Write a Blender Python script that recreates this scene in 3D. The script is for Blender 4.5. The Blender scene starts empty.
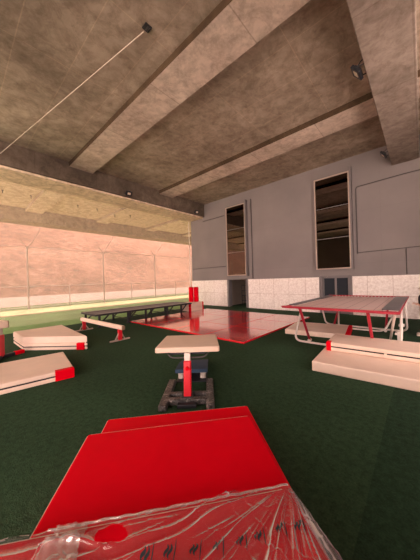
import bpy, bmesh, math, random
from mathutils import Vector, Matrix, noise
random.seed(7)
PI = math.pi
scn = bpy.context.scene
COL = scn.collection
TH = math.atan2(212, 235)           # heading of the view, left of +Y
SN, CS = math.sin(TH), math.cos(TH)
def W(l, f, z=0.0):                 # lateral / forward metres from the viewpoint to world
    return Vector((-SN*f + CS*l, CS*f + SN*l, z))

# ------------------------------------------------------------------ helpers
def bm_new(): return bmesh.new()
def link(name, bm, mat, parent=None, smooth=False, loc=None):
    me = bpy.data.meshes.new(name)
    bmesh.ops.recalc_face_normals(bm, faces=bm.faces)
    bm.to_mesh(me); bm.free()
    mats = mat if isinstance(mat, (list, tuple)) else [mat]
    for m in mats: me.materials.append(m)
    if smooth:
        for p in me.polygons: p.use_smooth = True
    o = bpy.data.objects.new(name, me); COL.objects.link(o)
    if parent: o.parent = parent
    if loc: o.location = loc
    return o
def box(bm, c, s, rot=0.0, bev=0.0, seg=2, M=None, mi=0):
    r = bmesh.ops.create_cube(bm, size=1.0)
    vs = r['verts']
    bmesh.ops.scale(bm, vec=s, verts=vs)
    if bev > 0:
        es = list({e for v in vs for e in v.link_edges})
        rb = bmesh.ops.bevel(bm, geom=es, offset=bev, segments=seg, profile=0.5, affect='EDGES')
        vs = list({v for v in rb['verts']} | {v for v in vs if v.is_valid})
        fs = {f for v in vs for f in v.link_faces}
        vs = list({v for f in fs for v in f.verts})
    m = Matrix.Translation(c) @ Matrix.Rotation(rot, 4, 'Z')
    if M is not None: m = Matrix.Translation(c) @ M
    bmesh.ops.transform(bm, matrix=m, verts=vs)
    if mi:
        for f in {f for v in vs for f in v.link_faces}: f.material_index = mi
    return vs
def bx(bm, x0, x1, y0, y1, z0, z1, bev=0.0):
    return box(bm, ((x0+x1)/2, (y0+y1)/2, (z0+z1)/2), (x1-x0, y1-y0, z1-z0), bev=bev)
def tube(bm, pts, r, n=10, caps=True, closed=False):
    pts = [Vector(p) for p in pts]
    rings = []; N = len(pts)
    up = None
    for i, p in enumerate(pts):
        a = pts[i-1] if (i > 0 or closed) else p
        b = pts[(i+1) % N] if (i < N-1 or closed) else p
        t = (b-a).normalized()
        if up is None:
            up = t.orthogonal().normalized()
        else:
            up = (up - t*up.dot(t))
            up = up.normalized() if up.length > 1e-5 else t.orthogonal().normalized()
        s = t.cross(up)
        rings.append([bm.verts.new(p + (up*math.cos(2*PI*k/n) + s*math.sin(2*PI*k/n))*r) for k in range(n)])
    M_ = N if closed else N-1
    for i in range(M_):
        A, B = rings[i], rings[(i+1) % N]
        for k in range(n):
            bm.faces.new((A[k], A[(k+1) % n], B[(k+1) % n], B[k]))
    if caps and not closed:
        bm.faces.new(rings[0]); bm.faces.new(rings[-1])
def rounded(pts, rad, n=5):
    """polyline with rounded corners"""
    pts = [Vector(p) for p in pts]; out = [pts[0]]
    for i in range(1, len(pts)-1):
        p = pts[i]; a = (pts[i-1]-p); b = (pts[i+1]-p)
        ra = min(rad, a.length*0.45, b.length*0.45)
        A = p + a.normalized()*ra; B = p + b.normalized()*ra
        for k in range(n+1):
            t = k/n
            out.append(A*(1-t)**2 + p*2*t*(1-t) + B*t**2)
    out.append(pts[-1]); return out
def bar(bm, a, b, w, h=None, bev=0.0):
    """rectangular bar from a to b"""
    a = Vector(a); b = Vector(b); d = b-a
    q = d.to_track_quat('X', 'Z').to_matrix().to_4x4()
    box(bm, (a+b)/2, (d.length, w, h or w), bev=bev, M=q)
def cyl(bm, c, r, h, n=24, bev=0.0):
    res = bmesh.ops.create_cone(bm, cap_ends=True, segments=n, radius1=r, radius2=r, depth=h)
    vs = res['verts']
    bmesh.ops.translate(bm, vec=c, verts=vs)
    return vs
def tag(o, label=None, cat=None, group=None, kind=None):
    if label: o['label'] = label
    if cat: o['category'] = cat
    if group: o['group'] = group
    if kind: o['kind'] = kind
    return o
def thing(name, label, cat, loc=(0, 0, 0), rz=0.0, group=None):
    o = bpy.data.objects.new(name, None); COL.objects.link(o)
    o.empty_display_size = 0.1
    o.location = loc; o.rotation_euler = (0, 0, rz)
    return tag(o, label, cat, group)
def struct(name, bm, mat, label=None, smooth=False):
    o = link(name, bm, mat, smooth=smooth)
    return tag(o, label, None, None, 'structure')
def dup(root, loc, rz=None, label=None):
    r = root.copy(); COL.objects.link(r); r.location = loc
    if rz is not None: r.rotation_euler = (0, 0, rz)
    if label: r['label'] = label
    for ch in list(root.children):
        c = ch.copy(); COL.objects.link(c); c.parent = r
        for g in list(ch.children):
            d = g.copy(); COL.objects.link(d); d.parent = c
    return r

# ------------------------------------------------------------------ materials
def mat(name, col, rough=0.6, metal=0.0, spec=0.5, **kw):
    m = bpy.data.materials.new(name); m.use_nodes = True
    b = m.node_tree.nodes['Principled BSDF']
    b.inputs['Base Color'].default_value = (*col, 1)
    b.inputs['Roughness'].default_value = rough
    b.inputs['Metallic'].default_value = metal
    b.inputs['Specular IOR Level'].default_value = spec
    for k, v in kw.items(): b.inputs[k].default_value = v
    return m
def N(m, t, **kw):
    n = m.node_tree.nodes.new(t)
    for k, v in kw.items():
        if k in n.inputs.keys() if hasattr(n.inputs, 'keys') else False: n.inputs[k].default_value = v
        else: setattr(n, k, v)
    return n
def L(m, a, b): m.node_tree.links.new(a, b)
def bsdf(m): return m.node_tree.nodes['Principled BSDF']
def ramp(m, fac, stops):
    r = N(m, 'ShaderNodeValToRGB')
    e = r.color_ramp.elements
    while len(e) < len(stops): e.new(0.5)
    for i, (p, c) in enumerate(stops):
        e[i].position = p; e[i].color = (*c, 1)
    L(m, fac, r.inputs['Fac']); return r
def noise_n(m, vec, scale, detail=4, rough=0.55, dist=0.0):
    n = N(m, 'ShaderNodeTexNoise')
    n.inputs['Scale'].default_value = scale; n.inputs['Detail'].default_value = detail
    n.inputs['Roughness'].default_value = rough; n.inputs['Distortion'].default_value = dist
    if vec is not None: L(m, vec, n.inputs['Vector'])
    return n
def mapping(m, vec, scale=(1, 1, 1), rot=(0, 0, 0), loc=(0, 0, 0)):
    n = N(m, 'ShaderNodeMapping')
    n.inputs['Scale'].default_value = scale; n.inputs['Rotation'].default_value = rot; n.inputs['Location'].default_value = loc
    L(m, vec, n.inputs['Vector']); return n.outputs['Vector']
def objco(m): return N(m, 'ShaderNodeTexCoord').outputs['Object']
def mixc(m, fac, a, b, mode='MIX'):
    n = N(m, 'ShaderNodeMix'); n.data_type = 'RGBA'; n.blend_type = mode
    if isinstance(fac, float): n.inputs[0].default_value = fac
    else: L(m, fac, n.inputs[0])
    for sock, v in ((n.inputs[6], a), (n.inputs[7], b)):
        if isinstance(v, tuple): sock.default_value = (*v, 1)
        else: L(m, v, sock)
    return n.outputs[2]
def bump(m, h, strength=0.3, dist=0.02):
    n = N(m, 'ShaderNodeBump'); n.inputs['Strength'].default_value = strength; n.inputs['Distance'].default_value = dist
    L(m, h, n.inputs['Height']); L(m, n.outputs['Normal'], bsdf(m).inputs['Normal']); return n

def concrete(name, c0, c1, c2, seam=None, axes='xy'):
    m = mat(name, c1, 0.85, spec=0.25)
    oc = objco(m)
    n1 = noise_n(m, oc, 0.35, 6, 0.62, 0.6)
    r1 = ramp(m, n1.outputs['Fac'], [(0.3, c0), (0.52, c1), (0.72, c2)])
    n2 = noise_n(m, oc, 3.0, 8, 0.7, 0.3)
    r2 = ramp(m, n2.outputs['Fac'], [(0.32, (0.55, 0.53, 0.51)), (0.58, (1.0, 1.0, 1.0))])
    c = mixc(m, 0.85, r1.outputs['Color'], r2.outputs['Color'], 'MULTIPLY')
    st = noise_n(m, mapping(m, oc, (1.4, 0.9, 1.0), loc=(3, 7, 1)), 0.9, 7, 0.7, 1.2)
    r3 = ramp(m, st.outputs['Fac'], [(0.40, (1, 1, 1)), (0.49, (0.62, 0.58, 0.54)), (0.53, (1, 1, 1))])
    c = mixc(m, 0.35, c, r3.outputs['Color'], 'MULTIPLY')
    h = n2.outputs['Fac']
    if seam:
        br = N(m, 'ShaderNodeTexBrick')
        br.offset = 0.0
        br.inputs['Color1'].default_value = (1, 1, 1, 1); br.inputs['Color2'].default_value = (0.93, 0.93, 0.92, 1)
        br.inputs['Mortar'].default_value = (*seam[3], 1)
        br.inputs['Scale'].default_value = 1.0
        br.inputs['Brick Width'].default_value = seam[0]; br.inputs['Row Height'].default_value = seam[1]
        br.inputs['Mortar Size'].default_value = seam[2]; br.inputs['Mortar Smooth'].default_value = 0.6
        dn = noise_n(m, oc, 1.5, 3)
        v = mixc(m, 0.03, oc, dn.outputs['Color'], 'ADD')
        L(m, v, br.inputs['Vector'])
        c = mixc(m, 0.8, c, br.outputs['Color'], 'MULTIPLY')
    L(m, c, bsdf(m).inputs['Base Color'])
    bump(m, h, 0.35, 0.03)
    return m

M = {}
M['slab'] = concrete('slab_concrete', (0.25, 0.20, 0.155), (0.42, 0.34, 0.27), (0.58, 0.475, 0.385), (2.4, 1.2, 0.016, (1.25, 1.2, 1.15)))
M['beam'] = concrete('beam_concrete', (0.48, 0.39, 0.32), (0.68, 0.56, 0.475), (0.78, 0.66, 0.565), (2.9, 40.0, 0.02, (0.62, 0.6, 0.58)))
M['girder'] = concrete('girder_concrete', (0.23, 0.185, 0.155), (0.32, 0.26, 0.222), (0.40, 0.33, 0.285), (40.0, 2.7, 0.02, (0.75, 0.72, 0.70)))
M['cream'] = concrete('lit_cream_concrete', (0.74, 0.585, 0.44), (0.84, 0.67, 0.51), (0.90, 0.74, 0.58), (2.4, 1.2, 0.02, (0.8, 0.78, 0.75)))  # outer bay brightness is painted in with this paler concrete
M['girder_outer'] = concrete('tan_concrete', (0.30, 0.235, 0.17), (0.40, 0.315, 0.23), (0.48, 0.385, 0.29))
M['girder_dark'] = concrete('shaded_dark_concrete', (0.08, 0.062, 0.048), (0.15, 0.116, 0.09), (0.22, 0.172, 0.135), (40.0, 2.7, 0.02, (0.75, 0.72, 0.70)))  # shade on the left girder is put into this darker colour
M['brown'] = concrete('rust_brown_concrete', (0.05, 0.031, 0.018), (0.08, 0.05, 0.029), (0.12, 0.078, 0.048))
# painted grey wall
m = mat('grey_wall_paint', (0.27, 0.245, 0.25), 0.7, spec=0.3)
oc = objco(m); n1 = noise_n(m, oc, 0.5, 4); n2 = noise_n(m, oc, 6, 5)
r = ramp(m, n1.outputs['Fac'], [(0.3, (0.205, 0.18, 0.18)), (0.7, (0.245, 0.216, 0.212))])
br = N(m, 'ShaderNodeTexBrick'); br.offset = 0.0
br.inputs['Color1'].default_value = (1, 1, 1, 1); br.inputs['Color2'].default_value = (0.97, 0.97, 0.97, 1); br.inputs['Mortar'].default_value = (0.92, 0.92, 0.92, 1)
br.inputs['Scale'].default_value = 1.0; br.inputs['Brick Width'].default_value = 3.1; br.inputs['Row Height'].default_value = 2.62
br.inputs['Mortar Size'].default_value = 0.012
L(m, mapping(m, oc, (1, 1, 1), (PI/2, 0, 0), (1.4, 0, 0)), br.inputs['Vector'])
L(m, mixc(m, 0.9, r.outputs['Color'], br.outputs['Color'], 'MULTIPLY'), bsdf(m).inputs['Base Color'])
bump(m, n2.outputs['Fac'], 0.08, 0.01); M['wall'] = m
# white padded lower wall, pebbled
m = mat('white_wall_padding', (0.78, 0.72, 0.69), 0.5)
oc = objco(m); v = N(m, 'ShaderNodeTexVoronoi'); v.inputs['Scale'].default_value = 14.0; L(m, oc, v.inputs['Vector'])
n1 = noise_n(m, oc, 9.0, 6, 0.8)
r = ramp(m, n1.outputs['Fac'], [(0.3, (0.66, 0.56, 0.52)), (0.6, (0.95, 0.88, 0.84))])
br = N(m, 'ShaderNodeTexBrick'); br.offset = 0.0
br.inputs['Color1'].default_value = (1, 1, 1, 1); br.inputs['Color2'].default_value = (1, 1, 1, 1); br.inputs['Mortar'].default_value = (0.72, 0.66, 0.64, 1)
br.inputs['Scale'].default_value = 1.0; br.inputs['Brick Width'].default_value = 1.0; br.inputs['Row Height'].default_value = 1.0; br.inputs['Mortar Size'].default_value = 0.012
L(m, mapping(m, oc, (1, 1, 1), (PI/2, 0, 0)), br.inputs['Vector'])
L(m, mixc(m, 1.0, r.outputs['Color'], br.outputs['Color'], 'MULTIPLY'), bsdf(m).inputs['Base Color'])
bump(m, v.outputs['Distance'], 0.35, 0.03); M['padding'] = m
# turf
def turf(name, dark, light, seam=True):
    m = mat(name, dark, 0.95, spec=0.1)
    oc = objco(m)
    n1 = noise_n(m, oc, 60, 3, 0.7); n2 = noise_n(m, oc, 0.4, 3)
    nf = noise_n(m, mapping(m, oc, (14, 14, 14)), 1.0, 5, 0.75)
    r = ramp(m, n1.outputs['Fac'], [(0.3, dark), (0.7, light)])
    r2 = ramp(m, n2.outputs['Fac'], [(0.3, (0.8, 0.8, 0.8)), (0.7, (1.1, 1.1, 1.1))])
    r3 = ramp(m, nf.outputs['Fac'], [(0.35, (0.7, 0.7, 0.7)), (0.65, (1.2, 1.2, 1.2))])
    c = mixc(m, 1.0, r.outputs['Color'], r2.outputs['Color'], 'MULTIPLY')
    c = mixc(m, 1.0, c, r3.outputs['Color'], 'MULTIPLY')
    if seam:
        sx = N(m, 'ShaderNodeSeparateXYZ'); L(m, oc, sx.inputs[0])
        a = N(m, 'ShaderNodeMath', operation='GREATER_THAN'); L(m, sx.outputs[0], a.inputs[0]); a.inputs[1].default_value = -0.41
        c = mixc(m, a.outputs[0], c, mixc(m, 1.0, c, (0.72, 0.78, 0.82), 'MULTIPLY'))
    L(m, c, bsdf(m).inputs['Base Color'])
    bump(m, n1.outputs['Fac'], 0.6, 0.02)
    return m
M['turf'] = turf('green_turf', (0.023, 0.054, 0.027), (0.044, 0.090, 0.047))
M['outerturf'] = turf('skylit_turf', (0.22, 0.37, 0.15), (0.31, 0.52, 0.22), False)  # lighter green stands in for daylight reaching the outer bay
M['verge'] = turf('verge_grass', (0.035, 0.045, 0.015), (0.065, 0.075, 0.028), False)
M['strip'] = turf('sunlit_yellow_turf', (0.26, 0.215, 0.12), (0.34, 0.285, 0.165), False)  # sunlight on the strip is painted into the yellow base colour
# vinyls
def vinyl(name, col, rough=0.35, var=0.12, coat=0.0, wr=0.1):
    m = mat(name, col, rough)
    oc = objco(m); n1 = noise_n(m, oc, 2.2, 5, 0.6, 0.4)
    d = tuple(c*(1-var) for c in col); l = tuple(min(1, c*(1+var)) for c in col)
    r = ramp(m, n1.outputs['Fac'], [(0.3, d), (0.7, l)])
    L(m, r.outputs['Color'], bsdf(m).inputs['Base Color'])
    bsdf(m).inputs['Coat Weight'].default_value = coat; bsdf(m).inputs['Coat Roughness'].default_value = 0.08
    n2 = noise_n(m, oc, 5.0, 3); bump(m, n2.outputs['Fac'], wr, 0.03)
    return m
M['red'] = vinyl('red_vinyl', (0.72, 0.0, 0.011), 0.5, 0.05); bsdf(M['red']).inputs['Specular IOR Level'].default_value = 0.05
M['red_gloss'] = vinyl('red_glossy_vinyl', (0.66, 0.006, 0.022), 0.20, 0.10, 1.0, 0.03)
M['tan'] = vinyl('tan_vinyl', (0.82, 0.63, 0.52), 0.4, 0.06)
M['tan_dark'] = vinyl('tan_end_vinyl', (0.22, 0.13, 0.08), 0.5)
M['plate'] = vinyl('tan_plate_vinyl', (0.76, 0.58, 0.46), 0.45, 0.05)
M['seam'] = mat('dark_seam', (0.03, 0.02, 0.02), 0.8)
M['red_paint'] = mat('red_paint', (0.62, 0.008, 0.022), 0.35)
M['red_rail'] = vinyl('dull_red_rail', (0.40, 0.010, 0.03), 0.45, 0.06)
M['white_paint'] = mat('white_paint', (0.72, 0.64, 0.58), 0.4)
M['black'] = mat('black_paint', (0.015, 0.016, 0.022), 0.5)
M['track'] = mat('track_bed', (0.045, 0.045, 0.055), 0.5)
M['steel'] = mat('steel', (0.55, 0.52, 0.5), 0.3, 1.0)
M['blue'] = vinyl('blue_carpet', (0.022, 0.05, 0.095), 0.85)
M['lens'] = mat('pale_lens', (0.75, 0.68, 0.55), 0.2)
M['navy'] = vinyl('blue_grey_vinyl', (0.10, 0.11, 0.25), 0.5)
# plastic wrapped grey steel base
m = mat('wrapped_grey_steel', (0.2, 0.19, 0.185), 0.3)
oc = objco(m); n1 = noise_n(m, oc, 14, 6, 0.75, 1.0)
r = ramp(m, n1.outputs['Fac'], [(0.42, (0.018, 0.017, 0.018)), (0.56, (0.11, 0.10, 0.095)), (0.66, (0.5, 0.45, 0.43))])
L(m, r.outputs['Color'], bsdf(m).inputs['Base Color']); bump(m, n1.outputs['Fac'], 0.8, 0.03); M['wrapsteel'] = m
# trampoline bed: woven, pale with sewn lines
m = mat('woven_bed', (0.60, 0.45, 0.42), 0.7)
oc = objco(m); w = N(m, 'ShaderNodeTexWave'); w.wave_type = 'BANDS'; w.bands_direction = 'X'; w.wave_profile = 'SIN'
w.inputs['Scale'].default_value = 1.05; w.inputs['Phase Offset'].default_value = 1.6; L(m, oc, w.inputs['Vector'])
r = ramp(m, w.outputs['Fac'], [(0.0, (0.30, 0.19, 0.18)), (0.012, (0.60, 0.44, 0.41)), (1.0, (0.60, 0.44, 0.41))])
L(m, r.outputs['Color'], bsdf(m).inputs['Base Color']); M['bed'] = m
M['pad_grey'] = vinyl('charcoal_pad', (0.085, 0.08, 0.09), 0.35)
# window glass: dark reflecting
M['glass'] = mat('dark_glass', (0.135, 0.11, 0.098), 0.02, 1.0)
M['frame'] = mat('pale_window_frame', (0.42, 0.32, 0.27), 0.5)
M['frame_grey'] = mat('grey_window_frame', (0.17, 0.15, 0.155), 0.5)
M['doorglass'] = mat('door_glass', (0.03, 0.035, 0.045), 0.08)
M['conduit'] = mat('dark_conduit', (0.075, 0.065, 0.065), 0.6)
M['conduit_white'] = mat('white_conduit', (0.60, 0.50, 0.42), 0.5)
M['galv'] = mat('galvanised', (0.42, 0.34, 0.29), 0.5, 0.3)
M['recess'] = mat('recess_wall', (0.30, 0.24, 0.20), 0.8)
M['fenceposts'] = mat('fence_post', (0.30, 0.24, 0.2), 0.6)
# hillside
m = mat('red_earth_hill', (0.6, 0.33, 0.22), 0.95, spec=0.1)
oc = objco(m)
n1 = noise_n(m, mapping(m, oc, (1.1, 0.8, 1.5)), 1.0, 10, 0.85, 0.3); n2 = noise_n(m, oc, 0.12, 4)
r = ramp(m, n1.outputs['Fac'], [(0.36, (0.05, 0.048, 0.045)), (0.45, (0.125, 0.068, 0.05)), (0.53, (0.185, 0.10, 0.072)), (0.64, (0.25, 0.17, 0.14))])
r2 = ramp(m, n2.outputs['Fac'], [(0.35, (0.75, 0.72, 0.66)), (0.65, (1.1, 1.05, 1.0))])
L(m, mixc(m, 1.0, r.outputs['Color'], r2.outputs['Color'], 'MULTIPLY'), bsdf(m).inputs['Base Color'])
bump(m, n1.outputs['Fac'], 1.0, 0.4); M['hill'] = m
M['bank'] = concrete('bank_wall_concrete', (0.125, 0.08, 0.066), (0.145, 0.098, 0.08), (0.165, 0.115, 0.095))
# thin films / nets
def film(name, col, alpha, rough=0.5, trans=True):
    m = bpy.data.materials.new(name); m.use_nodes = True
    nt = m.node_tree; nt.nodes.clear()
    out = nt.nodes.new('ShaderNodeOutputMaterial'); mx = nt.nodes.new('ShaderNodeMixShader')
    tr = nt.nodes.new('ShaderNodeBsdfTransparent'); df = nt.nodes.new('ShaderNodeBsdfDiffuse'); tl = nt.nodes.new('ShaderNodeBsdfTranslucent')
    m2 = nt.nodes.new('ShaderNodeMixShader'); m2.inputs[0].default_value = 0.5
    df.inputs[0].default_value = (*col, 1); tl.inputs[0].default_value = (*col, 1)
    L(m, df.outputs[0], m2.inputs[1]); L(m, tl.outputs[0], m2.inputs[2])
    mx.inputs[0].default_value = alpha
    L(m, tr.outputs[0], mx.inputs[1]); L(m, m2.outputs[0], mx.inputs[2]); L(m, mx.outputs[0], out.inputs[0])
    return m
M['net'] = film('fine_white_net', (0.92, 0.78, 0.70), 0.22)
M['mesh'] = film('wire_mesh', (0.45, 0.36, 0.3), 0.10)

# ------------------------------------------------------------------ setting
XL, XR, YB = -12.85, 3.2, -12.0
WALL_Y = 13.8
bm = bm_new(); bx(bm, -12.9, XR+0.4, YB-3, WALL_Y+4, -0.2, 0); struct('floor', bm, M['turf'], 'dark green turf floor')
bm = bm_new(); bx(bm, -19.8, -12.9, YB-3, 40, -0.2, 0); struct('ground_outer', bm, M['outerturf'], 'turf under the outer bay, skylight painted in as paler green')
bm = bm_new(); bx(bm, -24.3, -19.8, YB-3, 40, -0.2, 0.0); struct('ground_strip', bm, M['strip'], 'turf strip along the outer fence, sunlight painted in as pale yellow')
bm = bm_new(); bx(bm, -31.2, -24.3, -75, 90, -0.25, -0.02); struct('ground_verge', bm, M['verge'], 'grass verge beyond the fence')
bm = bm_new(); bx(bm, -14.55, XR, YB, 36, 8.05, 8.9); struct('ceiling', bm, M['slab'], 'stained concrete slab overhead')
bm = bm_new(); bx(bm, -24.6, -14.55, YB, 36, 8.05, 8.9); struct('ceiling_outer', bm, M['cream'], 'concrete slab of the outer bay, its lit look painted in as cream')
def girder(x0, x1, y0, y1, mk='girder', zb=7.03):
    bm = bm_new(); bx(bm, x0, x1, y0, y1, zb, 8.06, 0.02); return struct('girder', bm, M[mk], 'deep concrete girder')
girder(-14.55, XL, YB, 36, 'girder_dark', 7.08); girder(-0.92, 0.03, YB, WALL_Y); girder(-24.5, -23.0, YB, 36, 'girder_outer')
bm = bm_new(); bx(bm, -14.6, -13.0, YB, WALL_Y, 6.98, 7.09, 0.01); struct('trim_4', bm, M['cream'], 'added pale strip painting in the lit underside of the left girder')  # added strip, pale to paint in light on the girder underside
def beam(x0, x1, y0, y1, mk='beam'):
    bm = bm_new()
    bx(bm, x0, x1, y0, y1, 7.83, 8.06)
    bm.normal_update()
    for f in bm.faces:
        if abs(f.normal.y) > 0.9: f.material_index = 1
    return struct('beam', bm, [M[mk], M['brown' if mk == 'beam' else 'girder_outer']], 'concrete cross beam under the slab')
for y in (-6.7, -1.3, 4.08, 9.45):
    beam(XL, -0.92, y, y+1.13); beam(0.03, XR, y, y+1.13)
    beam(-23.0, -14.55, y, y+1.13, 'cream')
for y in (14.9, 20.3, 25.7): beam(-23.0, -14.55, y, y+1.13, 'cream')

# back wall with two door openings
D1 = (-10.62, -8.98); D2 = (-4.16, -2.74); DH = 2.02
bm = bm_new()
bx(bm, -14.45, D1[0], WALL_Y, WALL_Y+0.3, 0, 8.05)
bx(bm, D1[0], D1[1], WALL_Y, WALL_Y+0.3, DH, 8.05)
bx(bm, D1[1], D2[0], WALL_Y, WALL_Y+0.3, 0, 8.05)
bx(bm, D2[0], D2[1], WALL_Y, WALL_Y+0.3, DH, 8.05)
bx(bm, D2[1], XR, WALL_Y, WALL_Y+0.3, 0, 8.05)
struct('wall_back', bm, M['wall'], 'grey painted back wall')
bm = bm_new(); bx(bm, -14.45, -14.15, WALL_Y+0.3, 24, 0, 8.05); struct('wall_side', bm, M['wall'], 'grey end wall of the block')
for k, (a, b) in enumerate(((-14.47, D1[0]-0.12), (D1[1]+0.1, D2[0]-0.1), (D2[1]+0.1, XR))):
    bm = bm_new(); bx(bm, a, b, WALL_Y-0.05, WALL_Y+0.02, 0.0, 1.97, 0.01)
    struct('trim_%d' % (k+1), bm, M['padding'], 'white pebbled padding on the lower wall')
bm = bm_new(); bx(bm, -12.85, -4.6, YB-0.3, YB, 0, 8.05); bx(bm, XR, XR+0.3, 7.2, WALL_Y+0.3, 0, 8.05); bx(bm, XR, XR+0.3, -6.0, 4.6, 0, 8.05); struct('wall_unseen', bm, M['wall'], 'unseen grey walls behind and to the right, gaps shaped for the light')  # unseen walls, openings placed to set how much light enters
# recess behind the open doorway
bm = bm_new()
x0, x1, yb = D1[0]-0.3, D1[1]+0.3, WALL_Y+3.0
bx(bm, x0-0.1, x0, WALL_Y+0.3, yb, 0, 2.6); bx(bm, x1, x1+0.1, WALL_Y+0.3, yb, 0, 2.6)
bx(bm, x0-0.1, x1+0.1, yb, yb+0.1, 0, 2.6); bx(bm, x0-0.1, x1+0.1, WALL_Y+0.3, yb, 2.6, 2.7)
struct('wall_recess', bm, M['recess'], 'brown walls of the passage behind the open doorway')
bm = bm_new()
for sx in (-0.35, 0.35):
    for sy in (-0.2, 0.2): box(bm, (sx, sy, 0.75), (0.04, 0.04, 1.5))
for z in (0.3, 0.7, 1.1, 1.48): box(bm, (0, 0, z), (0.74, 0.44, 0.04))
o = link('shelf_rack', bm, M['black'], loc=(-10.2, 15.6, 0)); tag(o, 'dark shelf rack inside the open doorway of the back wall', 'rack')

def door_frame(bm, d, w=0.08):
    bx(bm, d[0], d[0]+w, WALL_Y-0.08, WALL_Y+0.3, 0, DH); bx(bm, d[1]-w, d[1], WALL_Y-0.08, WALL_Y+0.3, 0, DH)
    bx(bm, d[0], d[1], WALL_Y-0.08, WALL_Y+0.3, DH-w*0.6, DH+0.02)
d1 = bpy.data.objects.new('door_1', None); COL.objects.link(d1); tag(d1, 'open doorway with grey frame', None, None, 'structure'); d1.location = (0, 0, 0)
bm = bm_new(); door_frame(bm, D1); link('door_frame', bm, M['frame_grey'], d1)
d2 = bpy.data.objects.new('door_2', None); COL.objects.link(d2); tag(d2, 'pair of dark glass doors', None, None, 'structure')
bm = bm_new(); door_frame(bm, D2); link('door_frame', bm, M['frame_grey'], d2)
mid = (D2[0]+D2[1])/2
for a, b in ((D2[0]+0.08, mid), (mid, D2[1]-0.08)):
    bm = bm_new()
    bx(bm, a, a+0.05, WALL_Y+0.1, WALL_Y+0.16, 0, DH-0.05); bx(bm, b-0.05, b, WALL_Y+0.1, WALL_Y+0.16, 0, DH-0.05)
    bx(bm, a, b, WALL_Y+0.1, WALL_Y+0.16, 0, 0.12); bx(bm, a, b, WALL_Y+0.1, WALL_Y+0.16, DH-0.12, DH-0.05)
    bx(bm, a, b, WALL_Y+0.1, WALL_Y+0.16, 0.62, 0.68)
    lf = link('door_leaf', bm, M['frame_grey'], d2)
    bm = bm_new(); bx(bm, a+0.05, b-0.05, WALL_Y+0.12, WALL_Y+0.14, 0.12, DH-0.12); link('door_pane', bm, M['doorglass'], lf)
bm = bm_new(); bx(bm, D2[0]-.1, D2[1]+.1, WALL_Y+1.5, WALL_Y+1.6, 0, 2.4); struct('wall_behind_door', bm, M['recess'])

# two tall windows standing proud of the wall
def window(i, x0, x1, z0, z1, nb):
    w = bpy.data.objects.new('window_%d' % i, None); COL.objects.link(w); tag(w, 'tall dark window in a pale frame', None, None, 'structure')
    yf = WALL_Y-0.26
    bm = bm_new()    # grey casing
    bx(bm, x0-0.07, x0, yf+0.06, WALL_Y, z0-0.05, z1+0.08); bx(bm, x1, x1+0.08, yf-0.02, WALL_Y, z0-0.05, z1+0.2)
    bx(bm, x0-0.07, x1+0.08, yf+0.06, WALL_Y, z1, z1+0.08); bx(bm, x0, x1, yf+0.08, WALL_Y, z0-0.05, z0)
    link('casing', bm, M['frame_grey'], w)
    bm = bm_new(); fw = 0.06
    bx(bm, x0, x0+fw, yf, yf+0.1, z0, z1, 0.008); bx(bm, x1-fw, x1, yf, yf+0.1, z0, z1, 0.008)
    bx(bm, x0+fw, x1-fw, yf, yf+0.1, z0, z0+fw, 0.008); bx(bm, x0+fw, x1-fw, yf, yf+0.1, z1-fw, z1, 0.008)
    link('window_frame', bm, M['frame'], w)
    bm = bm_new()
    for k in range(1, nb):
        z = z0+(z1-z0)*k/nb; bx(bm, x0+fw, x1-fw, yf+0.04, yf+0.09, z-0.015, z+0.015)
    link('glazing_bar', bm, M['frame_grey'], w)
    bm = bm_new(); bx(bm, x0+fw, x1-fw, yf+0.06, yf+0.08, z0+fw, z1-fw); link('window_pane', bm, M['glass'], w)
window(1, -10.52, -8.88, 2.25, 7.2, 3)
window(2, -4.32, -2.62, 2.38, 7.3, 3)

# hillside and bank wall
bm = bm_new()
nx, ny = 22, 90
vs = [[None]*(ny+1) for _ in range(nx+1)]
for i in range(nx+1):
    for j in range(ny+1):
        u = i/nx; y = -75 + 165*j/ny; x = -32.6 - 26*u
        z = 0.75 + 19*u**0.95
        z += (0.9*noise.noise(Vector((x*0.13, y*0.13, 0))) + 0.5*noise.noise(Vector((x*0.4, y*0.4, 5))))*min(1, u*5)
        vs[i][j] = bm.verts.new((x, y, z))
for i in range(nx):
    for j in range(ny): bm.faces.new((vs[i][j], vs[i+1][j], vs[i+1][j+1], vs[i][j+1]))
struct('hill', bm, M['hill'], 'red earth hillside', smooth=True)
bm = bm_new(); vs4 = [bm.verts.new(p) for p in ((-29.0, -75, -0.01), (-29.0, 90, -0.01), (-33.2, 90, 0.9), (-33.2, -75, 0.9))]; bm.faces.new(vs4); struct('ground_track', bm, M['bank'], 'pale dirt track at the foot of the hill')

# ------------------------------------------------------------------ fence & net
FX = -24.45
fe = thing('chain_link_fence', 'tall wire fence on thin posts along the outer edge, facing the hillside', 'fence', (FX, 10, 0))
for y in (-1.9, 4.4, 10.7, 17.0, 23.3):
    bm = bm_new(); tube(bm, [(0, y-10, 0), (0, y-10, 5.2)], 0.055)
    p = link('post', bm, M['fenceposts'], fe)
    for s in (-1, 1):
        bm = bm_new(); tube(bm, [(0, y-10, 5.2), (0, y-10+0.38*s, 5.62), (0, y-10+0.42*s, 5.75)], 0.025, 6); link('post_arm', bm, M['fenceposts'], p)
for y in (4.4, 10.7, 17.0):
    bm = bm_new(); tube(bm, [(0, y-10+0.4, 5.73), (0.5, y-10+0.75, 6.5), (0.75, y-10+0.85, 7.04)], 0.02, 6); link('stay_wire', bm, M['fenceposts'], fe)
for y in (1.2, 7.5, 13.8, 20.2):
    bm = bm_new(); tube(bm, [(0, y-10, 0), (0, y-10, 1.9)], 0.035); link('short_post', bm, M['fenceposts'], fe)
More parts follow.
